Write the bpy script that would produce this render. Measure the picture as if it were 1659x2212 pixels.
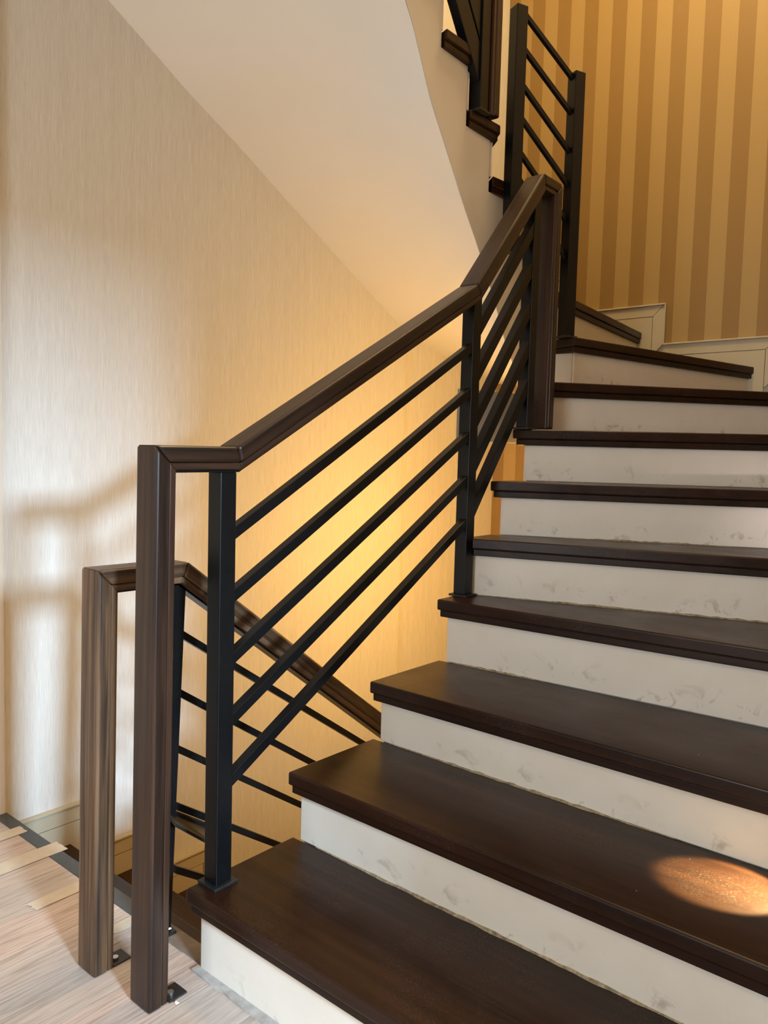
import bpy, bmesh, math, random
from mathutils import Vector, Matrix
random.seed(7)
for o in list(bpy.data.objects): bpy.data.objects.remove(o)
sc = bpy.context.scene
C = sc.collection

# ------------------------------------------------------------------ camera
def make_camera():
    f, pitch, roll, az, H = 1666.0, math.radians(4.05), math.radians(-1.55), math.radians(39.77), 1.047
    F = Vector((math.cos(az), math.sin(az), 0)); R = Vector((math.sin(az), -math.cos(az), 0)); U = Vector((0, 0, 1))
    fwd = F*math.cos(pitch) - U*math.sin(pitch); up = U*math.cos(pitch) + F*math.sin(pitch)
    right = R*math.cos(roll) - up*math.sin(roll); upc = up*math.cos(roll) + R*math.sin(roll)
    cam = bpy.data.cameras.new('camera'); o = bpy.data.objects.new('camera', cam); C.objects.link(o)
    cam.sensor_fit = 'HORIZONTAL'; cam.sensor_width = 36.0; cam.lens = 36.0*f/1659.0
    cam.clip_start = 0.01
    m = Matrix.Identity(4)
    for i in range(3): m[i][0], m[i][1], m[i][2] = right[i], upc[i], -fwd[i]
    m[0][3], m[1][3], m[2][3] = 0, 0, H
    o.matrix_world = m
    sc.camera = o
make_camera()

# ------------------------------------------------------------------ world, lights, exposure
w = bpy.data.worlds.new('world'); sc.world = w; w.use_nodes = True
w.node_tree.nodes['Background'].inputs[0].default_value = (0.75, 0.87, 1.0, 1)
w.node_tree.nodes['Background'].inputs[1].default_value = 1.0
sc.view_settings.view_transform = 'Standard'; sc.view_settings.look = 'None'
sc.view_settings.gamma = 1.0; sc.view_settings.use_curve_mapping = False
sc.view_settings.exposure = 0.0

def lamp(name, kind, loc, energy, color, size=0.1, sizey=None, target=None, spot=None, blend=0.3, spread=None):
    l = bpy.data.lights.new(name, kind); l.energy = energy; l.color = color
    if kind == 'AREA':
        l.size = size
        if sizey: l.shape = 'RECTANGLE'; l.size_y = sizey
        if spread: l.spread = spread
    else:
        l.shadow_soft_size = size
    if kind == 'SPOT': l.spot_size = spot; l.spot_blend = blend
    o = bpy.data.objects.new(name, l); C.objects.link(o); o.location = loc
    if target is not None:
        o.rotation_euler = (Vector(target)-Vector(loc)).to_track_quat('-Z', 'Y').to_euler()
    return o
# daylight through the tall window in the wall behind the camera
lamp('window_daylight', 'AREA', (-0.50, -5.0, 2.27), 1050, (0.53, 0.76, 1.0), 0.75, 0.80, target=(0.9, 1.6, 0.75))
# two unseen fills added in the hall, cool from behind, warm from above
lamp('hall_cool_fill', 'AREA', (-2.93, 0.7, 1.35), 64, (0.86, 0.94, 1.0), 1.3, 1.5, target=(0, 0.85, 1.2))
lamp('hall_warm_fill', 'AREA', (-0.9, 0.3, 2.66), 14, (1.0, 0.82, 0.60), 0.9, 0.9, target=(-0.9, 0.3, 0))
# warm lamp under the winding steps, fixed to the side of the upper flight
lamp('stairwell_light', 'POINT', (2.48, 1.33, 0.66), 38, (1.0, 0.55, 0.135), 0.06)
# warm ceiling lamp of the floor above
lamp('upper_floor_light', 'AREA', (2.55, 1.1, 4.2), 50, (1.0, 0.70, 0.34), 0.5, 0.5, target=(2.7, 1.1, 0))

# ------------------------------------------------------------------ materials
def nt(name):
    m = bpy.data.materials.new(name); m.use_nodes = True
    n = m.node_tree.nodes; b = n['Principled BSDF']
    return m, n, m.node_tree.links, b
def coords(n, l, scale, kind='Object'):
    t = n.new('ShaderNodeTexCoord'); mp = n.new('ShaderNodeMapping'); mp.inputs['Scale'].default_value = scale
    l.new(t.outputs[kind], mp.inputs[0]); return mp.outputs[0]
def noise(n, l, vec, scale, detail=4, rough=0.55, dist=0.0):
    x = n.new('ShaderNodeTexNoise'); x.inputs['Scale'].default_value = scale; x.inputs['Detail'].default_value = detail
    x.inputs['Roughness'].default_value = rough; x.inputs['Distortion'].default_value = dist
    l.new(vec, x.inputs['Vector']); return x.outputs['Fac']
def ramp(n, l, fac, stops):
    r = n.new('ShaderNodeValToRGB'); e = r.color_ramp.elements
    while len(e) < len(stops): e.new(0.5)
    for i, (p, c) in enumerate(stops): e[i].position = p; e[i].color = (c[0], c[1], c[2], 1)
    l.new(fac, r.inputs[0]); return r.outputs[0]
def mix(n, l, fac, a, b, mode='MIX'):
    x = n.new('ShaderNodeMix'); x.data_type = 'RGBA'; x.blend_type = mode
    for s, v in ((0, fac), (6, a), (7, b)):
        if hasattr(v, 'links') or isinstance(v, bpy.types.NodeSocket): l.new(v, x.inputs[s])
        elif s == 0: x.inputs[0].default_value = v
        else: x.inputs[s].default_value = (v[0], v[1], v[2], 1)
    return x.outputs[2]
def bump(n, l, b, h, strength=0.1, dist=0.002):
    x = n.new('ShaderNodeBump'); x.inputs['Strength'].default_value = strength; x.inputs['Distance'].default_value = dist
    l.new(h, x.inputs['Height']); l.new(x.outputs[0], b.inputs['Normal'])
def plain(name, col, rough=0.6, metal=0.0, spec=None, nscale=0, namt=0.1, emit=None):
    m, n, l, b = nt(name)
    b.inputs['Base Color'].default_value = (*col, 1); b.inputs['Roughness'].default_value = rough; b.inputs['Metallic'].default_value = metal
    if spec is not None: b.inputs['Specular IOR Level'].default_value = spec
    if nscale:
        f = noise(n, l, coords(n, l, (1, 1, 1)), nscale)
        c = ramp(n, l, f, [(0.3, [x*(1-namt) for x in col]), (0.7, [min(1, x*(1+namt)) for x in col])])
        l.new(c, b.inputs['Base Color'])
    if emit:
        b.inputs['Emission Color'].default_value = (*emit[0], 1); b.inputs['Emission Strength'].default_value = emit[1]
    return m
def wood(name, axis, dark, light, rough, streak=1.0, dust=False, coat=0.0, spec=0.42):
    m, n, l, b = nt(name)
    b.inputs['Specular IOR Level'].default_value = spec
    s = [26, 26, 26]; s[axis] = 1.1
    v = coords(n, l, s)
    f1 = noise(n, l, v, 1.0, 6, 0.62, 0.6)
    s2 = [75, 75, 75]; s2[axis] = 1.6
    f2 = noise(n, l, coords(n, l, s2), 1.0, 5, 0.6, 0.3)
    c1 = ramp(n, l, f1, [(0.32, dark), (0.70, light)])
    c2 = ramp(n, l, f2, [(0.38, (0.28, 0.26, 0.25)), (0.58, (1, 1, 1))])
    col = mix(n, l, streak, c1, c2, 'MULTIPLY')
    if dust:
        vd = coords(n, l, (1, 1, 1))
        blot = noise(n, l, vd, 5.0, 5, 0.6)
        bl = ramp(n, l, blot, [(0.45, (0, 0, 0)), (0.72, (1, 1, 1))])
        fine = ramp(n, l, noise(n, l, vd, 260, 2, 0.7), [(0.52, (0, 0, 0)), (0.75, (1, 1, 1))])
        dm = mix(n, l, 1.0, bl, fine, 'MULTIPLY')
        sep = n.new('ShaderNodeMath'); sep.operation = 'MULTIPLY'; sep.inputs[1].default_value = 0.16
        l.new(dm, sep.inputs[0])
        col = mix(n, l, sep.outputs[0], col, (0.42, 0.33, 0.28))
        vo = n.new('ShaderNodeTexVoronoi'); vo.inputs['Scale'].default_value = 26; l.new(vd, vo.inputs['Vector'])
        sp = ramp(n, l, vo.outputs['Distance'], [(0.020, (1, 1, 1)), (0.034, (0, 0, 0))])
        pick = ramp(n, l, vo.outputs['Color'], [(0.72, (0, 0, 0)), (0.76, (1, 1, 1))])
        spk = mix(n, l, 1.0, sp, pick, 'MULTIPLY')
        col = mix(n, l, spk, col, (0.62, 0.56, 0.50))
        rr = ramp(n, l, blot, [(0.35, (rough*0.85,)*3), (0.7, (rough*1.3,)*3)])
        l.new(rr, b.inputs['Roughness'])
    else:
        b.inputs['Roughness'].default_value = rough
    l.new(col, b.inputs['Base Color'])
    b.inputs['Coat Weight'].default_value = coat; b.inputs['Coat Roughness'].default_value = 0.22
    bump(n, l, b, f2, 0.10, 0.0012)
    return m
RAIL_D, RAIL_L = (0.010, 0.0042, 0.0025), (0.072, 0.029, 0.0135)
M = {}
M['rail'] = wood('dark_stained_oak', 2, RAIL_D, RAIL_L, 0.36, 0.9, coat=0.15)
M['railworn'] = wood('worn_stained_oak', 2, (0.030, 0.014, 0.008), (0.26, 0.135, 0.062), 0.42, 1.0, coat=0.1)
TD, TL_ = (0.012, 0.0040, 0.0019), (0.034, 0.0115, 0.0046)
M['tread_y'] = wood('polished_dark_tread', 1, TD, TL_, 0.33, 0.35, dust=True, coat=0.0, spec=0.27)
M['nose'] = wood('dark_tread_edge', 1, TD, TL_, 0.40, 0.55, spec=0.25)
M['steel'] = plain('black_painted_steel', (0.0036, 0.0037, 0.0040), 0.34, 0.0, 0.28, 60, 0.25)
M['steelworn'] = plain('scuffed_black_steel', (0.012, 0.012, 0.012), 0.42, 0.0, 0.5, 40, 0.4)
M['screw'] = plain('zinc_screw', (0.55, 0.55, 0.53), 0.35, 1.0)
M['white'] = plain('white_ceiling_paint', (0.80, 0.77, 0.72), 0.75, nscale=3, namt=0.015)
M['stringer'] = plain('white_stringer_paint', (0.74, 0.71, 0.66), 0.7, nscale=6, namt=0.03)
M['trim'] = plain('cream_painted_skirting', (0.52, 0.455, 0.32), 0.42, nscale=5, namt=0.02)
M['caulk'] = plain('dirty_filler', (0.30, 0.24, 0.15), 0.8, nscale=90, namt=0.5)
M['tape'] = plain('masking_tape', (0.62, 0.52, 0.39), 0.45, nscale=30, namt=0.06)
M['film'] = plain('dark_grey_edge_film', (0.060, 0.066, 0.070), 0.42, nscale=20, namt=0.1)
M['dustystrip'] = plain('dusty_edge_strip', (0.20, 0.155, 0.12), 0.6, nscale=25, namt=0.25)
M['flake'] = plain('plaster_flake', (0.75, 0.68, 0.58), 0.8)
M['concrete'] = plain('raw_mortar', (0.40, 0.36, 0.32), 0.9, nscale=50, namt=0.2)
M['lampglass'] = plain('lamp_glass', (0.9, 0.8, 0.6), 0.4, emit=((1.0, 0.62, 0.25), 4.0))
M['plainwall'] = plain('beige_wall_paint', (0.66, 0.58, 0.47), 0.8, nscale=8, namt=0.03)
M['fill_pane'] = plain('fill_pane_glass', (0.8, 0.88, 0.95), 0.1)
def riser_mat():
    m, n, l, b = nt('scuffed_white_riser')
    v = coords(n, l, (1, 1, 1))
    base = ramp(n, l, noise(n, l, v, 7, 4), [(0.3, (0.74, 0.675, 0.585)), (0.7, (0.79, 0.735, 0.655))])
    a = ramp(n, l, noise(n, l, v, 21, 5, 0.6, 0.8), [(0.56, (0, 0, 0)), (0.64, (1, 1, 1))])
    bb = ramp(n, l, noise(n, l, coords(n, l, (1.1, 1.1, 2.4)), 5.3, 3), [(0.46, (0, 0, 0)), (0.56, (1, 1, 1))])
    msk = mix(n, l, 1.0, a, bb, 'MULTIPLY')
    # the scuffs of shoe tips sit on the lower half of every riser
    t = n.new('ShaderNodeTexCoord'); sx = n.new('ShaderNodeSeparateXYZ'); l.new(t.outputs['Generated'], sx.inputs[0])
    low = ramp(n, l, sx.outputs[2], [(0.10, (1, 1, 1)), (0.62, (0, 0, 0))])
    msk = mix(n, l, 1.0, msk, low, 'MULTIPLY')
    mm = n.new('ShaderNodeMath'); mm.operation = 'MULTIPLY'; mm.inputs[1].default_value = 0.75; l.new(msk, mm.inputs[0])
    col = mix(n, l, mm.outputs[0], base, (0.42, 0.36, 0.29))
    l.new(col, b.inputs['Base Color']); b.inputs['Roughness'].default_value = 0.55
    return m
M['riser'] = riser_mat()
def paper_mat(name, base):
    m, n, l, b = nt(name)
    f = noise(n, l, coords(n, l, (420, 420, 14)), 1.0, 4, 0.65)
    g = noise(n, l, coords(n, l, (60, 60, 1.6)), 1.0, 4, 0.6)
    h = noise(n, l, coords(n, l, (900, 900, 900)), 1.0, 1)
    c = ramp(n, l, f, [(0.34, [x*0.86 for x in base]), (0.64, [min(1, x*1.04) for x in base])])
    c2 = ramp(n, l, g, [(0.30, (0.93, 0.93, 0.92)), (0.66, (1, 1, 1))])
    l.new(mix(n, l, 1.0, c, c2, 'MULTIPLY'), b.inputs['Base Color']); b.inputs['Roughness'].default_value = 0.62
    b.inputs['Specular IOR Level'].default_value = 0.35
    bump(n, l, b, f, 0.25, 0.001)
    return m
M['paper'] = paper_mat('silk_streak_wallpaper', (0.74, 0.715, 0.655))
def stripe_mat():
    m, n, l, b = nt('gold_striped_wallpaper')
    t = n.new('ShaderNodeTexCoord'); sx = n.new('ShaderNodeSeparateXYZ'); l.new(t.outputs['Object'], sx.inputs[0])
    a = n.new('ShaderNodeMath'); a.operation = 'SUBTRACT'; a.inputs[0].default_value = 2.217; l.new(sx.outputs[1], a.inputs[1])
    d = n.new('ShaderNodeMath'); d.operation = 'DIVIDE'; d.inputs[1].default_value = 0.143; l.new(a.outputs[0], d.inputs[0])
    fr = n.new('ShaderNodeMath'); fr.operation = 'FRACT'; l.new(d.outputs[0], fr.inputs[0])
    gt = n.new('ShaderNodeMath'); gt.operation = 'GREATER_THAN'; gt.inputs[1].default_value = 0.5; l.new(fr.outputs[0], gt.inputs[0])
    c = mix(n, l, gt.outputs[0], (0.285, 0.168, 0.046), (0.40, 0.268, 0.098))
    f = noise(n, l, coords(n, l, (300, 300, 300)), 1.0, 3)
    c2 = ramp(n, l, f, [(0.3, (0.92, 0.92, 0.92)), (0.7, (1.04, 1.04, 1.04))])
    l.new(mix(n, l, 1.0, c, c2, 'MULTIPLY'), b.inputs['Base Color']); b.inputs['Roughness'].default_value = 0.5
    return m
M['stripe'] = stripe_mat()
def plank_mat(name, tint):
    m, n, l, b = nt(name)
    f = noise(n, l, coords(n, l, (3.2, 38, 38)), 1.0, 6, 0.62, 1.2)
    g = noise(n, l, coords(n, l, (9, 190, 190)), 1.0, 4, 0.6)
    tint = [1.13*q for q in tint]
    c = ramp(n, l, f, [(0.30, (0.36*tint[0], 0.275*tint[1], 0.215*tint[2])), (0.48, (0.50*tint[0], 0.40*tint[1], 0.33*tint[2])), (0.72, (0.56*tint[0], 0.455*tint[1], 0.385*tint[2]))])
    c2 = ramp(n, l, g, [(0.34, (0.72, 0.70, 0.68)), (0.55, (1, 1, 1))])
    l.new(mix(n, l, 1.0, c, c2, 'MULTIPLY'), b.inputs['Base Color']); b.inputs['Roughness'].default_value = 0.45
    bump(n, l, b, g, 0.06, 0.001)
    return m
M['planks'] = [plank_mat('pale_oak_plank', (1, 1, 1)), plank_mat('pinkish_oak_plank', (1.03, 0.98, 0.97)), plank_mat('greyed_oak_plank', (0.90, 0.92, 0.93))]

# ------------------------------------------------------------------ object helpers
def tag(o, label=None, cat=None, group=None, kind=None):
    if label: o['label'] = label
    if cat: o['category'] = cat
    if group: o['group'] = group
    if kind: o['kind'] = kind
    return o
ORG = {}
def empty(name, loc):
    o = bpy.data.objects.new(name, None); C.objects.link(o); o.location = loc; o.empty_display_size = 0.1
    ORG[o] = Vector(loc); return o
def link(name, me, mat, parent=None, mw=None, smooth=False, bevel=0.0, seg=2):
    o = bpy.data.objects.new(name, me); C.objects.link(o)
    if mat: me.materials.append(mat)
    if mw is not None: o.matrix_world = mw
    mw = mw if mw is not None else Matrix.Identity(4)
    ORG[o] = mw
    if parent is not None:
        o.parent = parent
        p = ORG[parent]
        pm = Matrix.Translation(p) if isinstance(p, Vector) else p
        o.matrix_parent_inverse = pm.inverted()
        o.matrix_basis = mw
    if bevel:
        b = o.modifiers.new('bevel', 'BEVEL'); b.width = bevel; b.segments = seg; b.limit_method = 'ANGLE'; b.angle_limit = math.radians(35)
        b.harden_normals = False
    if smooth:
        for p in me.polygons: p.use_smooth = True
    return o
def mesh_from(name, verts, faces):
    me = bpy.data.meshes.new(name); me.from_pydata([tuple(v) for v in verts], [], faces)
    bm = bmesh.new(); bm.from_mesh(me); bmesh.ops.recalc_face_normals(bm, faces=bm.faces); bm.to_mesh(me); bm.free()
    me.update(); return me
def prism(name, poly, z0, z1, mat, parent=None, bevel=0.0, seg=2):
    n = len(poly)
    v = [(p[0], p[1], z0) for p in poly] + [(p[0], p[1], z1) for p in poly]
    f = [tuple(range(n))[::-1], tuple(range(n, 2*n))] + [(i, (i+1) % n, n+(i+1) % n, n+i) for i in range(n)]
    # local origin on the object's own base centre
    cx = sum(p[0] for p in poly)/n; cy = sum(p[1] for p in poly)/n
    v = [(a-cx, b-cy, c_-z0) for a, b, c_ in v]
    return link(name, mesh_from(name, v, f), mat, parent, Matrix.Translation((cx, cy, z0)), bevel=bevel, seg=seg)
def box(name, x0, x1, y0, y1, z0, z1, mat, parent=None, bevel=0.0, world=False, seg=2):
    if world:
        v = [(x, y, z) for z in (z0, z1) for x, y in ((x0, y0), (x1, y0), (x1, y1), (x0, y1))]
        f = [(0, 3, 2, 1), (4, 5, 6, 7), (0, 1, 5, 4), (1, 2, 6, 5), (2, 3, 7, 6), (3, 0, 4, 7)]
        return link(name, mesh_from(name, v, f), mat, parent, bevel=bevel, seg=seg)
    return prism(name, [(x0, y0), (x1, y0), (x1, y1), (x0, y1)], z0, z1, mat, parent, bevel, seg)
def plate_xz(name, poly, y0, y1, mat, parent=None, bevel=0.0):      # polygon in xz, thick in y
    n = len(poly)
    v = [(p[0], y0, p[1]) for p in poly] + [(p[0], y1, p[1]) for p in poly]
    f = [tuple(range(n))[::-1], tuple(range(n, 2*n))] + [(i, (i+1) % n, n+(i+1) % n, n+i) for i in range(n)]
    return link(name, mesh_from(name, v, f), mat, parent, bevel=bevel)
def plate_yz(name, poly, x0, x1, mat, parent=None, bevel=0.0):
    n = len(poly)
    v = [(x0, p[0], p[1]) for p in poly] + [(x1, p[0], p[1]) for p in poly]
    f = [tuple(range(n))[::-1], tuple(range(n, 2*n))] + [(i, (i+1) % n, n+(i+1) % n, n+i) for i in range(n)]
    return link(name, mesh_from(name, v, f), mat, parent, bevel=bevel)
def offset_poly(poly, d):
    """move edge i (from vertex i to i+1) inwards by d[i]; poly is counter-clockwise"""
    n = len(poly); L = []
    for i in range(n):
        a = Vector(poly[i]); b = Vector(poly[(i+1) % n]); e = (b-a).normalized(); nr = Vector((-e.y, e.x))
        L.append((a+nr*d[i], e))
    out = []
    for i in range(n):
        p, e = L[i-1]; q, g = L[i]
        den = e.x*g.y-e.y*g.x
        if abs(den) < 1e-6: out.append((q.x, q.y)); continue
        t = ((q.x-p.x)*g.y-(q.y-p.y)*g.x)/den
        out.append((p.x+e.x*t, p.y+e.y*t))
    return out
def frame(p0, p1, side=None):
    z = (Vector(p1)-Vector(p0)).normalized()
    s = Vector(side) if side is not None else (Vector((0, 1, 0)) if abs(z.y) < 0.9 else Vector((1, 0, 0)))
    x = s - z*s.dot(z); x.normalize(); y = z.cross(x)
    m = Matrix.Identity(4)
    for i in range(3): m[i][0], m[i][1], m[i][2], m[i][3] = x[i], y[i], z[i], p0[i]
    return m
def bar(name, p0, p1, wside, wother, mat, parent, side=None, bevel=0.0, cut=None):
    """square bar p0->p1, wside wide along 'side', local z along its length; cut = normal of the end planes"""
    m = frame(p0, p1, side); L = (Vector(p1)-Vector(p0)).length
    a, b = wside/2, wother/2; v = []
    zl = Vector((m[0][2], m[1][2], m[2][2]))
    for k in (0, 1):
        for x, y in ((-a, -b), (a, -b), (a, b), (-a, b)):
            z = L*k
            if cut is not None:
                off = Vector((m[0][0], m[1][0], m[2][0]))*x + Vector((m[0][1], m[1][1], m[2][1]))*y
                nn = Vector(cut); z -= off.dot(nn)/zl.dot(nn)
            v.append((x, y, z))
    f = [(0, 3, 2, 1), (4, 5, 6, 7), (0, 1, 5, 4), (1, 2, 6, 5), (2, 3, 7, 6), (3, 0, 4, 7)]
    return link(name, mesh_from(name, v, f), mat, parent, m, bevel=bevel)
def cyl(name, p0, p1, r, mat, parent, n=12):
    m = frame(p0, p1); L = (Vector(p1)-Vector(p0)).length
    v = [(r*math.cos(2*math.pi*i/n), r*math.sin(2*math.pi*i/n), z) for z in (0, L) for i in range(n)]
    f = [tuple(range(n))[::-1], tuple(range(n, 2*n))] + [(i, (i+1) % n, n+(i+1) % n, n+i) for i in range(n)]
    return link(name, mesh_from(name, v, f), mat, parent, m)

# ------------------------------------------------------------------ setting
XE, W, YR = 3.56, 2.20, 0.230        # end wall, left wall, wall beside the upper flight
XF = 0.972                           # edge of the hall floor above the lower flight
ZT, ZB = 4.3, -1.75
S = lambda o: tag(o, kind='structure')
S(plate_xz('wall_left', [(XF-0.004, ZB), (2.769, ZB), (2.769, ZT), (XF-0.004, ZT)], W, W+0.15, M['paper']))
S(plate_xz('wall_left_far', [(2.769, ZB), (XE, ZB), (XE, ZT), (2.769, ZT)], W+0.010, W+0.16, M['paper']))
S(plate_xz('wall_left_near', [(-3.0, ZB), (XF-0.004, ZB), (XF-0.004, ZT), (-3.0, ZT)], W-0.012, W+0.15, M['plainwall']))
S(box('wall_end', XE, XE+0.15, -0.1, W+0.16, ZB, ZT, M['stripe'], world=True))
S(box('wall_right', 1.195, XE, YR-0.15, YR, ZB, ZT, M['plainwall'], world=True))
# hall behind the camera: wall with a tall window, closing wall, ceiling
wb = S(plate_xz('wall_back', [(-3.0, -0.2), (-0.16, -0.2), (-0.16, 2.7), (-3.0, 2.7)], -2.40, -2.25, M['plainwall']))
S(plate_xz('wall_back_right', [(0.36, -0.2), (0.95, -0.2), (0.95, 2.7), (0.36, 2.7)], -2.40, -2.25, M['plainwall']))
S(plate_xz('wall_back_sill', [(-0.16, -0.2), (0.36, -0.2), (0.36, 0.95), (-0.16, 0.95)], -2.40, -2.25, M['plainwall']))
S(plate_xz('wall_back_lintel', [(-0.16, 1.84), (0.36, 1.84), (0.36, 2.7), (-0.16, 2.7)], -2.40, -2.25, M['plainwall']))
S(box('wall_hall_light_block', 0.84, 0.95, -2.25, -0.30, -0.2, 2.7, M['plainwall'], world=True))  # unseen pier, added to keep daylight off the right of the second riser
S(box('wall_hall_corner', 0.84, 1.35, -0.30, -0.15, -0.2, ZT, M['plainwall'], world=True))
S(box('wall_hall_nook', 1.195, 1.35, -0.15, YR-0.15, -0.2, ZT, M['plainwall'], world=True))
S(box('wall_hall_end', -3.15, -3.0, -2.4, W, -0.2, 2.7, M['plainwall'], world=True))
win = S(empty('window_1', (0.10, -2.27, 0.95)))
for a in ((-0.16, 0.36, 0.95, 0.975), (-0.16, 0.36, 1.815, 1.84), (-0.16, -0.135, 0.975, 1.815), (0.335, 0.36, 0.975, 1.815)):
    box('window_frame', a[0], a[1], -2.29, -2.25, a[2], a[3], M['trim'], win)
w2 = S(empty('window_fill', (-2.97, 0.7, 0.6)))  # unseen window added as a mount for the cool fill light
for a in ((0.0, 1.4, 0.55, 0.60), (0.0, 1.4, 2.10, 2.15), (0.0, 0.05, 0.60, 2.10), (1.35, 1.4, 0.60, 2.10)):
    box('window_frame', -3.0, -2.96, a[0], a[1], a[2], a[3], M['trim'], w2)
box('fill_pane', -2.995, -2.985, 0.05, 1.35, 0.60, 2.10, M['fill_pane'], w2)
S(box('ceiling', -3.0, 0.72, -2.4, W, 2.70, 2.94, M['white'], world=True))
S(box('ceiling_over_landing', 0.72, 0.97, -2.4, 1.40, 2.70, 2.94, M['white'], world=True))
S(box('wall_upper_front', 0.82, 0.97, YR, W, 2.94, ZT, M['plainwall'], world=True))
S(box('ceiling_upper', 0.82, XE, 0.0, W+0.16, ZT, ZT+0.1, M['white'], world=True))
S(box('floor_lower_level', 0.8, XE, YR, W, ZB-0.1, ZB, M['concrete'], world=True))
S(box('wall_lower_front', XF-0.15, XF-0.01, YR, W, ZB, -0.16, M['plainwall'], world=True))

# hall floor: a slab with single planks running towards the stairs
fl = S(empty('floor', (-0.5, 0.0, 0.0)))
box('floor_slab', -3.0, XF-0.004, -2.25, W, -0.16, -0.012, M['concrete'], fl)
pw = 0.1245; rows = []
y = 1.174 - pw*28
r_i = 0
while y < W-0.005:
    y1 = min(y+pw, W-0.012); y0 = max(y, -2.25)
    xe = 0.936 if y0 > 1.20 else XF-0.004
    if y0 < -0.3: xe = 0.835
    x = xe - (0.35 + 0.83*((r_i*0.618) % 1)); x_prev = xe; k = 0
    while x_prev > -3.0:
        xs = max(x, -3.0)
        if y1-y0 > 0.01:
            mi = 2 if (y0 < 1.17 and y0 > 0.9) else (r_i*7+k*3) % 3
            p = box('plank', xs+0.0005, x_prev-0.0005, y0+0.0006, y1-0.0006, -0.012, 0.0, M['planks'][mi], fl, bevel=0.0004)
        x_prev = xs; x -= 1.2; k += 1
    y += pw; r_i += 1
# strips along the floor edge
box('edge_film', 0.936, XF, 1.44, W-0.013, -0.014, 0.0012, M['film'], fl, bevel=0.001)
box('edge_strip', 0.936, XF+0.006, 1.20, 1.44, -0.014, 0.002, M['dustystrip'], fl, bevel=0.002)
box('landing_fascia', XF-0.03, XF, 1.20, W-0.013, -0.16, -0.014, M['nose'], fl)
# mortar line at the foot of the first riser
def ragged_strip(name, x0, x1, y0, y1, z0, z1, mat, parent, n=26, amp=0.004):
    a = []; b = []
    for i in range(n+1):
        t = i/n; yy = y0+(y1-y0)*t
        a.append((x0+random.uniform(-amp, amp), yy)); b.append((x1, yy))
    return prism(name, a[::-1]+b if True else a, z0, z1, mat, parent)
ragged_strip('mortar_line', 0.912, 0.93, YR, 1.235, 0.0, 0.004, M['concrete'], fl, 30, 0.003)

# ------------------------------------------------------------------ staircase (upper)
Z = {0: 0.0, 1: .169, 2: .328, 3: .481, 4: .657, 5: .822, 6: .985, 7: 1.146, 8: 1.312, 9: 1.473, 10: 1.658, 11: 1.80, 12: 1.962, 13: 2.121, 14: 2.296, 15: 2.46, 16: 2.62, 17: 2.78, 18: 2.94}
E_ = XE-0.004
IN = {1: (.909, 1.250), 2: (1.183, 1.248), 3: (1.457, 1.245), 4: (1.733, 1.242), 5: (1.840, 1.240), 6: (1.985, 1.240), 7: (2.112, 1.245), 8: (2.262, 1.292), 9: (2.447, 1.213), 10: (2.480, 1.330), 11: (2.452, 1.375), 12: (2.290, 1.375), 13: (2.185, 1.375), 14: (2.045, 1.375), 15: (1.905, 1.375), 16: (1.73, 1.375), 17: (1.50, 1.375), 18: (1.25, 1.375)}
OUT = {1: (.909, YR), 2: (1.183, YR), 3: (1.457, YR), 4: (1.797, YR), 5: (2.158, YR), 6: (2.45, YR), 7: (2.72, YR), 8: (3.52, YR), 9: (E_, .925), 10: (E_, 1.425), 11: (E_, 1.93), 12: (3.30, W), 13: (2.90, W), 14: (2.52, W), 15: (2.17, W), 16: (1.85, W), 17: (1.53, W), 18: (1.25, W)}
OV, OVS = 0.020, 0.024
st = empty('winding_staircase', (1.4, 0.75, 0.0))
tag(st, 'winding staircase with polished dark treads and scuffed white risers rising from the hall', 'staircase')
def shifted(k, d):
    a, b = Vector(IN[k]), Vector(OUT[k]); e = (b-a).normalized(); nrm = Vector((-e.y, e.x))   # up the stairs
    return a+nrm*d, b+nrm*d, e
def isect(p, e, q, g):
    den = e.x*g.y-e.y*g.x; t = ((q.x-p.x)*g.y-(q.y-p.y)*g.x)/den; return (p.x+e.x*t, p.y+e.y*t)
def on_wall(k, d):
    p, q, e = shifted(k, d)
    if k <= 8: return isect(p, e, Vector((0, YR)), Vector((1, 0))) if k < 8 else isect(p, e, Vector((0, YR)), Vector((1, 0)))
    if k <= 11: return isect(p, e, Vector((E_, 0)), Vector((0, 1)))
    return isect(p, e, Vector((0, W)), Vector((1, 0)))
riser_objs = {}
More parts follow.
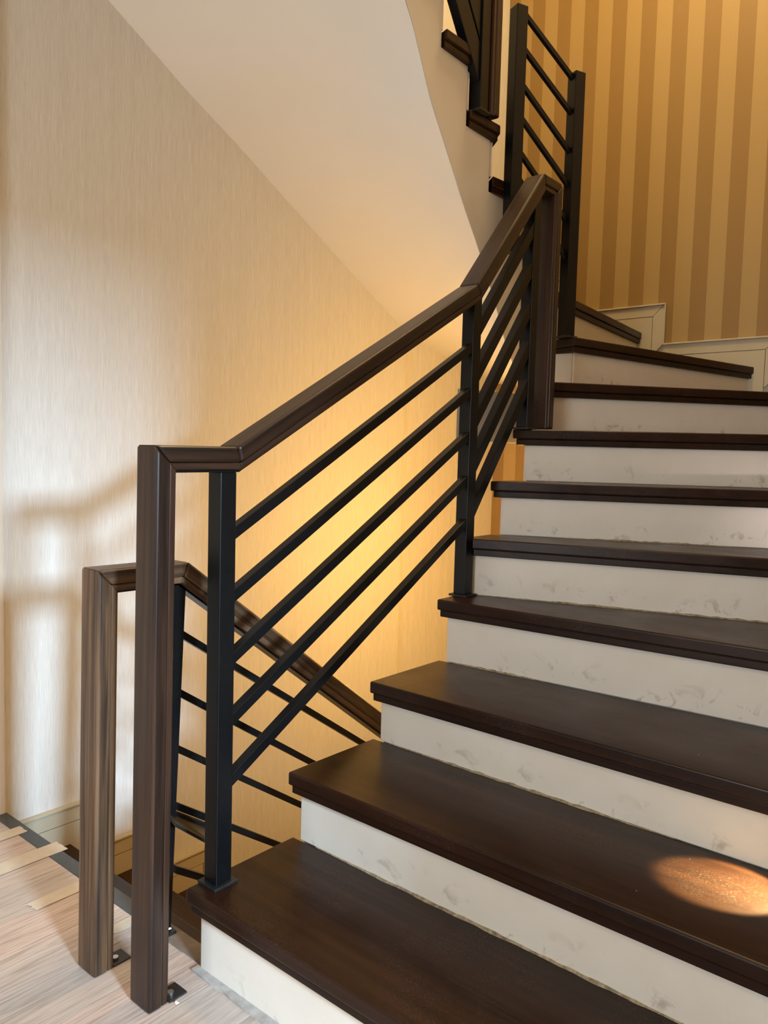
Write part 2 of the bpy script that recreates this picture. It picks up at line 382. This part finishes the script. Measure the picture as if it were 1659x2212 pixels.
for k in range(1, 18):
    a, b = IN[k], OUT[k]
    p, q, e = shifted(k+1, OV)
    nxt_in = (p.x, p.y); nxt_out = on_wall(k+1, OV)
    if k == 7: nxt_in = isect(p, e, Vector((0, 1.245)), Vector((1, 0)))
    mid = []
    if k == 8: mid = [(E_, YR)]
    if k == 11: mid = [(E_, W)]
    poly = [a, b] + mid + [nxt_out, nxt_in]
    if k == 1: poly = [a, (.909, -0.14), (1.19, -0.14), nxt_out, nxt_in]
    n = len(poly)
    t = prism('tread', poly, Z[k]-0.030, Z[k], M['tread_y'], st, bevel=0.0045, seg=3)
    d = [0.007] + [0]*(n-2) + [0.007]
    prism('nosing_strip', offset_poly(poly, d), Z[k]-0.049, Z[k]-0.0302, M['nose'], t, bevel=0.002)
    # riser plate and the plastered body behind it
    d2 = [OV] + [0]*(n-2) + [OVS]
    body = offset_poly(poly, d2)
    s0 = Vector(body[0]); s1 = Vector(body[1]); nr = Vector((-(s1-s0).normalized().y, (s1-s0).normalized().x))
    rp = [tuple(s0), tuple(s1), tuple(s1+nr*0.012), tuple(s0+nr*0.012)]
    r = prism('riser', rp, Z[k-1]+(0.001 if k > 1 else 0.0), Z[k]-0.049, M['riser'], st, bevel=0.0015)
    riser_objs[k] = (r, s0, s1, nr)
    d3 = [OV+0.0125] + [0]*(n-2) + [OVS+0.001]
    depth = 0.34 if k < 9 else 0.30
    zb = 1.105 if k == 8 else max(-0.02, Z[k]-depth) if k < 10 else Z[k]-(0.22 if k < 12 else 0.07)
    prism('step_core', offset_poly(poly, d3), zb, Z[k]-0.0492, M['stringer'], st)
    # cracked filler where riser and tread below meet
    if 2 <= k <= 6:
        lo, hi = {2: (0.05, 0.95), 3: (0.03, 0.75), 4: (0.02, 0.3), 5: (0.02, 0.9), 6: (0.1, 0.55)}[k]
        if k == 6: lo, hi = 0.15, 0.6
        L = (s1-s0).length; e2 = (s1-s0).normalized(); N = 40; v = []; f = []
        for i in range(N+1):
            tt = lo+(hi-lo)*i/N; base = s0+e2*(L*tt)
            env = min(1, 4*i/N, 4*(N-i)/N)
            hh = 0.0012+env*random.uniform(0.001, 0.0045); ww = 0.001+env*random.uniform(0.002, 0.006)
            zz = Z[k-1]
            for off, h_ in ((0.001, 0.0), (-ww, 0.0), (-ww*0.5, hh*0.5), (0.001, hh)):
                pt = base+nr*off; v.append((pt.x, pt.y, zz+h_))
        for i in range(N):
            for j in range(4):
                f.append((4*i+j, 4*i+(j+1) % 4, 4*i+4+(j+1) % 4, 4*i+4+j))
        link('filler_bead', mesh_from('filler_bead', v, f), M['caulk'], r)
# upper landing
box('upper_landing', 0.97, 1.27, 1.40, W, 2.75, 2.94, M['tread_y'], st)

# side cheek of the returning flight with its stepped top and curved foot
inner = [(1.20, 2.72), (1.50, 2.56), (1.713, 2.301), (1.781, 2.194), (1.842, 2.083), (1.93, 1.965), (2.024, 1.837), (2.117, 1.722), (2.224, 1.575), (2.303, 1.450), (2.369, 1.370), (2.44, 1.30)]
outer = [(0.72, W, 2.70), (1.20, W, 2.438), (1.569, W, 2.232), (1.80, W, 2.118), (2.05, W, 1.985), (2.30, W, 1.853), (2.55, W, 1.723), (2.769, W, 1.615), (3.08, W, 1.545), (3.40, W, 1.487), (XE, W, 1.455), (XE, 1.80, 1.40)]
def catmull(P, sub):
    P = [Vector(p) for p in P]; out = []
    for i in range(len(P)-1):
        p0 = P[max(i-1, 0)]; p1 = P[i]; p2 = P[i+1]; p3 = P[min(i+2, len(P)-1)]
        for s in range(sub):
            t = s/sub
            out.append(0.5*((2*p1)+(-p0+p2)*t+(2*p0-5*p1+4*p2-p3)*t*t+(-p0+3*p1-3*p2+p3)*t*t*t))
    out.append(P[-1]); return out
IC = catmull([(x, 1.40, z) for x, z in inner], 6)
OC = []
for i in range(len(outer)-1):
    for s in range(6): OC.append(Vector(outer[i]).lerp(Vector(outer[i+1]), s/6))
OC.append(Vector(outer[-1]))
for pt in OC:
    if pt.x > 2.769 and pt.y > 2.19: pt.y = W+0.010
nx = 10; v = []; f = []
rowsC = list(zip(IC, OC))
rowsC.append((Vector((2.45, 1.22, 1.20)), Vector((XE, 1.20, 1.30))))
for a, b in rowsC:
    for j in range(nx+1): v.append(a.lerp(b, j/nx))
nr_ = len(rowsC)
for i in range(nr_-1):
    for j in range(nx):
        f.append((i*(nx+1)+j, i*(nx+1)+j+1, (i+1)*(nx+1)+j+1, (i+1)*(nx+1)+j))
so = link('soffit', mesh_from('soffit', v, f), M['white'], st, smooth=True)
top = []
for k in range(11, 18):
    xk = IN[k][0]-OV; xn = IN[k+1][0]-OV
    top += [(xk, Z[k]-0.0495), (xn, Z[k]-0.0495)]
low = [(p.x, p.z+0.004) for p in IC]
poly = [(2.432, 1.31)] + [(2.432, Z[11]-0.0495)] + top[1:] + low[:-1]
cheek = plate_xz('stringer_cheek', poly, 1.3995, 1.406, M['stringer'], st)
# white well end under steps nine to eleven
prism('well_end_face', [(2.474, 1.235), (2.52, 1.235), (2.52, 1.41), (2.46, 1.41), (2.474, 1.36)], 1.20, Z[9]-0.05, M['stringer'], st)

# lower flight
ls = empty('descending_staircase', (1.2, 1.8, -0.5))
tag(ls, 'flight with red-brown treads dropping away beside the patterned left wall', 'staircase')
for nn in range(1, 8):
    z = -0.165*nn; xn = 1.165+0.228*(nn-1); x0 = (XF if nn == 1 else 1.165+0.228*(nn-2))-0.02
    if nn == 1: x0 = XF
    t = box('tread', x0, xn, 1.335, W-0.001, z-0.030, z, M['tread_y'], ls, bevel=0.004)
    box('nosing_strip', x0, xn-0.007, 1.342, W-0.001, z-0.049, z-0.0302, M['nose'], t)
    box('riser', xn-0.032, xn-0.02, 1.36, W-0.001, z-0.165, z-0.049, M['riser'], ls)
    box('step_core', x0, xn-0.0325, 1.36, W-0.001, z-0.30, z-0.0492, M['stringer'], ls)

# ------------------------------------------------------------------ skirting boards
bl = S(empty('baseboard_left', (1.2, W, -0.2)))
def skirt_piece_left(x0, x1, ztop, zbot):
    plate_xz('backing', [(x0, zbot), (x1, zbot), (x1, ztop-0.003), (x0, ztop-0.003)], W-0.004, W-0.0003, M['trim'], bl)
    plate_xz('skirting_panel', [(x0, zbot), (x1-0.0565, zbot), (x1-0.0565, ztop-0.0575), (x0, ztop-0.0575)], W-0.0125, W-0.0042, M['trim'], bl, bevel=0.0005)
    plate_xz('top_band', [(x0, ztop-0.055), (x1-0.0555, ztop-0.055), (x1-0.0005, ztop), (x0, ztop)], W-0.0135, W-0.0042, M['trim'], bl, bevel=0.0006)
    plate_xz('bead', [(x0, ztop-0.008), (x1, ztop-0.008), (x1, ztop), (x0, ztop)], W-0.020, W-0.0136, M['trim'], bl, bevel=0.002)
    plate_xz('drop_band', [(x1-0.054, ztop-0.056), (x1, ztop-0.002), (x1, ztop-0.165), (x1-0.054, ztop-0.165-0.055)], W-0.0135, W-0.0042, M['trim'], bl, bevel=0.0006)
for nn in range(1, 8):
    xn = 1.165+0.228*(nn-1)
    x0 = XF if nn == 1 else xn-0.228+0.10
    zt = -0.165*nn+0.124
    skirt_piece_left(x0, xn+0.10, zt, -0.165*nn-0.12)
be = S(empty('baseboard_end', (XE, 1.3, 1.5)))
def skirt_piece_end(y0, y1, ztop, zbot, drop, dropside=True):
    plate_yz('backing', [(y0, zbot), (y1, zbot), (y1, ztop-0.003), (y0, ztop-0.003)], XE-0.004, XE-0.0003, M['trim'], be)
    plate_yz('skirting_panel', [(y0+0.0565, zbot), (y1, zbot), (y1, ztop-0.0575), (y0+0.0565, ztop-0.0575)], XE-0.0125, XE-0.0042, M['trim'], be, bevel=0.0005)
    plate_yz('top_band', [(y0+0.0005, ztop), (y0+0.0555, ztop-0.055), (y1, ztop-0.055), (y1, ztop)], XE-0.0135, XE-0.0042, M['trim'], be, bevel=0.0006)
    plate_yz('bead', [(y0, ztop-0.008), (y1, ztop-0.008), (y1, ztop), (y0, ztop)], XE-0.021, XE-0.0136, M['trim'], be, bevel=0.002)
    if drop:
        plate_yz('drop_band', [(y0, ztop-0.002), (y0+0.054, ztop-0.056), (y0+0.054, ztop-drop-0.055), (y0, ztop-drop)], XE-0.0135, XE-0.0042, M['trim'], be, bevel=0.0006)
        plate_yz('bead', [(y0-0.004, ztop-0.002), (y0+0.002, ztop-0.002), (y0+0.002, ztop-drop), (y0-0.004, ztop-drop)], XE-0.018, XE-0.0136, M['trim'], be, bevel=0.001)
skirt_piece_end(YR+0.11, 0.83, 1.437, 1.0, 0.16)
skirt_piece_end(0.83, 1.32, 1.600, 1.15, 0.163)
skirt_piece_end(1.32, 1.83, 1.782, 1.35, 0.182)
skirt_piece_end(1.83, W, 1.960, 1.5, 0.178)

# ------------------------------------------------------------------ railings
def clean_path(path, y, prof_lo, prof_hi, dlo, dhi, name, mats, parent, moldname=None, bevel=0.004):
    """sweep a rectangle along a polyline in the xz plane at fixed y.
    path runs along the OUTER line; dlo..dhi = distance inwards; returns the single straight pieces, mitred"""
    P = [Vector((p[0], 0, p[1])) for p in path]; n = len(P)
    dirs = [(P[i+1]-P[i]).normalized() for i in range(n-1)]
    inw = [Vector((d.z, 0, -d.x)) for d in dirs]          # right-hand side when walking the path = inwards
    ends = []
    for i in range(n):
        if i == 0: ends.append((P[0], dirs[0]))
        elif i == n-1: ends.append((P[-1], dirs[-1]))
        else: ends.append((P[i], (dirs[i-1]+dirs[i]).normalized()))
    objs = []
    for i in range(n-1):
        d = dirs[i]; iw = inw[i]
        m = Matrix.Identity(4)
        X = Vector((0, 1, 0)); Y = iw
        org = P[i]
        # local frame: x = world y, y = inwards, z = along
        if X.cross(Y).dot(d) < 0: X = -X
        for r in range(3): m[r][0], m[r][1], m[r][2], m[r][3] = X[r], Y[r], d[r], org[r]
        m[1][3] = y
        v = []
        for (pp, nn) in (ends[i], ends[i+1]):
            for a, b in ((prof_lo, dlo), (prof_hi, dlo), (prof_hi, dhi), (prof_lo, dhi)):
                q = iw*b
                # slide along d so that it lies on the mitre plane through pp with normal nn
                t = ((pp-org)-q).dot(nn)/d.dot(nn)
                v.append((a, b, t))
        f = [(0, 3, 2, 1), (4, 5, 6, 7), (0, 1, 5, 4), (1, 2, 6, 5), (2, 3, 7, 6), (3, 0, 4, 7)]
        nm = name[i] if isinstance(name, list) else name
        mt = mats[i] if isinstance(mats, list) else mats
        pr = parent[i] if isinstance(parent, list) else parent
        objs.append(link(nm, mesh_from(nm, v, f), mt, pr, m, bevel=bevel, seg=3))
    return objs
def wood_rail(path, y, names, mats, root, flatpath=None):
    main = clean_path(path, y, -0.0325, 0.0325, 0.0, 0.031, names, mats, root, bevel=0.006)
    clean_path(path, y, -0.0285, 0.0285, 0.0312, 0.045, 'lower_moulding', mats, main, bevel=0.002)
    clean_path(flatpath, y, -0.018, 0.018, 0.0452, 0.050, 'steel_flat', M['steel'], root, bevel=0.0)
    return main
def post(root, x, y, z0, z1, s=0.039, ang=0.0, plate=0.058, topcut=None):
    c_, s_ = math.cos(ang), math.sin(ang)
    def sq(h): return [(x+c_*a-s_*b, y+s_*a+c_*b) for a, b in ((-h, -h), (h, -h), (h, h), (-h, h))]
    p = prism('post', sq(s/2), z0+0.006, z1, M['steel'], root, bevel=0.0018)
    if topcut:      # slope the head of the post along x
        for vv in p.data.vertices:
            if vv.co.z > 0.2: vv.co.z += topcut*vv.co.x
    if plate: prism('base_plate', sq(plate/2), z0, z0+0.0062, M['steelworn'], p, bevel=0.001)
    return p

# --- railing beside the lower steps, near newel at the hall floor
YN = 1.220
r1 = empty('stair_railing', (0.80, YN, 0.0))
tag(r1, 'dark oak railing with black sloping bars climbing from the hall newel to the seventh tread', 'railing')
path1 = [(0.783, 0.0), (0.793, 1.058), (0.978, 1.060), (1.802, 1.526), (2.146, 1.922), (2.270, 1.922), (2.270, Z[7]+0.006)]
main1 = wood_rail(path1, YN, ['newel_post', 'handrail', 'handrail', 'handrail', 'handrail', 'end_newel'], [M['rail']]*6, r1, [(0.840, 1.0585)]+path1[2:5])
def under(path, x, d=0.050):
    for (a, b), (c2, d2) in zip(path, path[1:]):
        if a <= x <= c2 and c2 > a:
            s = (d2-b)/(c2-a); return b+s*(x-a)-d*math.sqrt(1+s*s)
p1x, p4x, p7x = 0.966, 1.836, 2.148
post(r1, p1x, 1.221, Z[1], 1.010)
post(r1, p4x, 1.226, Z[4], under(path1, p4x)+0.004, topcut=0.9)
post(r1, p7x, 1.224, Z[7], 1.868, topcut=0.0)
for i in range(5):
    za, zb = 0.887-0.1272*i, 1.353-0.1225*i
    bar('rail_bar', (p1x+0.0195, YN, za-0.002), (p4x-0.0195, YN, zb+0.004), 0.022, 0.022, M['steel'], r1, bevel=0.0012, cut=(1, 0, 0))
for i in range(5):
    za, zb = 1.420-0.1275*i, 1.742-0.1195*i
    bar('rail_bar', (p4x+0.0195, YN, za), (p7x-0.0195, YN, zb+0.01), 0.026, 0.030, M['steel'], r1, bevel=0.0012, cut=(1, 0, 0))
def foot_bracket(root, x, y):
    b = box('foot_bracket', x, x+0.040, y-0.020, y+0.020, 0.0, 0.004, M['steelworn'], root, bevel=0.0008)
    sc_ = cyl('screw', (x+0.014, y-0.002, 0.004), (x+0.014, y-0.002, 0.0085), 0.0065, M['screw'], b)
    sc_['label'] = 'zinc screw head'
foot_bracket(r1, 0.8285, 1.207)

# --- railing of the flight going down, second newel
YL = 1.386
r2 = empty('stair_railing', (0.79, YL, 0.0))
tag(r2, 'worn oak railing with thin black bars sloping down beside the left wall', 'railing')
path2 = [(0.768, 0.0), (0.777, 0.816), (0.985, 0.815), (2.45, 0.815-0.738*1.465)]
main2 = wood_rail(path2, YL, ['newel_post', 'handrail', 'handrail'], [M['railworn'], M['railworn'], M['railworn']], r2, [(0.824, 0.8157)]+path2[2:])
bar('post', (0.939, YL, 0.006), (0.971, YL, 0.772), 0.036, 0.036, M['steel'], r2, bevel=0.0015, cut=(0, 0, 1))
box('base_plate', 0.912, 0.964, YL-0.028, YL+0.028, 0.002, 0.008, M['steelworn'], r2)
post(r2, 2.40, YL, -0.66-0.33, -0.30, plate=0.055)
for i, z0 in enumerate((0.648, 0.517, 0.391, 0.262, 0.118)):
    s = 0.672
    bar('rail_bar', (0.975, YL, z0-0.010+0.037*s), (2.38, YL, z0-0.010-s*1.368), 0.018, 0.015, M['steel'], r2, bevel=0.001, cut=(1, 0, 0))
# flat tie from the lower post to the side of the first step
tv = []
for dz in (0.0, -0.008):
    tv += [(0.945, 1.395, 0.286+dz), (1.068, 1.395, 0.202+dz), (1.068, 1.338, 0.160+dz), (0.945, 1.338, 0.262+dz)]
link('tie_bar', mesh_from('tie_bar', tv, [(0, 1, 2, 3), (4, 7, 6, 5), (0, 4, 5, 1), (1, 5, 6, 2), (2, 6, 7, 3), (3, 7, 4, 0)]), M['steelworn'], r2)
foot_bracket(r2, 0.814, 1.378)

# --- short railing around the winders
r3 = empty('stair_railing', (2.46, 1.255, Z[9]))
tag(r3, 'bare black steel railing of two posts and thin bars in front of the striped wall', 'railing')
P9 = Vector((2.462, 1.256, 0)); PU = Vector((2.234, 1.352, 0)); dv = (PU-P9).normalized(); ang = math.atan2(dv.y, dv.x)
post(r3, P9.x, P9.y, Z[9], 2.352, 0.042, ang, 0.056)
post(r3, PU.x, PU.y, 1.72, 2.497, 0.042, ang, 0)
for zu, zl in ((2.508, 2.335), (2.400, 2.222), (2.285, 2.095), (2.180, 1.985), (2.070, 1.866), (1.985, 1.748)):
    a = P9+dv*0.021; b = PU-dv*0.021; zu = 1.047+(zu-1.047)*0.983
    bar('rail_bar', (a.x, a.y, zl), (b.x, b.y, zu), 0.014, 0.015, M['steel'], r3, side=(-dv.y, dv.x, 0), bevel=0.001, cut=tuple(dv))

# --- railing of the returning flight, seen from below
YU = 1.390
r4 = empty('stair_railing', (2.12, YU, Z[13]))
tag(r4, 'dark railing with broad black bars on the returning flight overhead', 'railing')
path4 = [(2.150, Z[13]+0.004), (2.150, 3.02), (2.06, 3.02), (1.55, 3.02+0.51*1.2)]
# mirrored path: walk it backwards so that the inside faces the post
main4 = wood_rail(path4[::-1], YU, ['handrail', 'handrail', 'end_newel'], [M['rail']]*3, r4, path4[::-1][:2]+[(2.100, 3.02)])
post(r4, 2.075, YU, Z[13], 2.962, 0.044, 0, 0.056)
post(r4, 1.66, YU, Z[16], 3.36, 0.040, 0, 0.056)
for i in range(5):
    z0 = 2.262+0.125*i
    bar('rail_bar', (2.053, YU, z0), (1.68, YU, z0+1.32*0.373), 0.030, 0.066, M['steel'], r4, bevel=0.0015, cut=(1, 0, 0))

# ------------------------------------------------------------------ small things
def tape(x0, x1, y0, y1, label, ragged=True):
    N = 7; v = []
    L = [(x0+(random.uniform(-0.012, 0.012) if ragged else 0), y0+(y1-y0)*i/N) for i in range(N+1)]
    R = [(x1+random.uniform(-0.002, 0.002), y0+(y1-y0)*i/N) for i in range(N+1)]
    poly = L[::-1]+R
    o = prism('masking_tape', poly, 0.0013, 0.0017, M['tape'])
    tag(o, label, 'tape', 'strips of masking tape on the hall floor'); return o
tape(0.60, 0.985, 1.868, 1.925, 'strip of masking tape crossing the dark floor edge beside the brown lower tread')
tape(0.795, 0.934, 1.662, 1.702, 'torn masking tape strip ending left of the worn newel')
tape(0.70, 0.960, 2.035, 2.080, 'masking tape strip nearest the left wall over the dark floor edge')
tape(0.872, 0.934, 1.452, 1.486, 'short masking tape strip seen between the two newels')
def flake(name, x, y, z, s, label, cat='debris', n=6):
    v = []
    for i in range(n):
        a = 2*math.pi*i/n; r = s*random.uniform(0.6, 1.2); v.append((r*math.cos(a), r*0.6*math.sin(a), s*0.12*random.uniform(0, 1.5)))
    v += [(p[0]*0.7, p[1]*0.7, p[2]+s*0.25) for p in v]
    f = [tuple(range(n))[::-1], tuple(range(n, 2*n))] + [(i, (i+1) % n, n+(i+1) % n, n+i) for i in range(n)]
    o = link(name, mesh_from(name, v, f), M['flake'], None, Matrix.Translation((x, y, z)) @ Matrix.Rotation(random.uniform(0, 6), 4, 'Z'))
    return tag(o, label, cat)
o1 = flake('wood_shaving', 0.950, 1.372, 0.010, 0.013, 'pale curled shaving by the foot of the black lower post')
flake('wood_shaving', 0.935, 1.362, 0.003, 0.010, 'pale flat shaving lying in front of the curled one')
flake('plaster_flake', 0.867, 1.265, 0.001, 0.006, 'small white plaster chip on the floor between newel and first riser')
flake('plaster_flake', 0.848, 1.190, 0.001, 0.004, 'tiny white chip beside the screwed foot bracket of the near newel')
flake('plaster_flake', 0.836, 1.175, 0.003, 0.006, 'white crumb touching the near newel foot')

# warm lamp on the side of the upper flight (behind the steps) and step lights in the right wall
wl = empty('wall_lamp', (2.48, 1.225, 0.66))
tag(wl, 'small warm lamp fixed under the winding steps', 'lamp')
box('back_plate', 2.44, 2.52, 1.222, 1.236, 0.60, 0.72, M['steel'], wl, bevel=0.003)
box('lamp_arm', 2.47, 2.49, 1.236, 1.262, 0.65, 0.67, M['steel'], wl)
def step_light(x, z, col, energy, tgt, spot, label, blend):
    g = empty('step_light', (x, YR, z)); tag(g, label, 'lamp', 'recessed step lights')
    box('bezel', x-0.035, x+0.035, YR-0.002, YR+0.004, z-0.035, z+0.035, M['steel'], g, bevel=0.001)
    lamp('step_light_beam', 'SPOT', (x, YR+0.012, z), energy, col, 0.006, target=tgt, spot=spot, blend=blend)
step_light(1.40, Z[2]+0.15, (1.0, 0.93, 0.48), 58.0, (1.375, 0.335, Z[2]), math.radians(52), 'square step light low in the right wall beside the second tread', 0.25)
step_light(2.20, Z[5]+0.12, (1.0, 0.86, 0.88), 1.6, (2.36, 0.46, Z[5]+0.08), math.radians(70), 'square step light low in the right wall beside the fifth tread', 0.8)
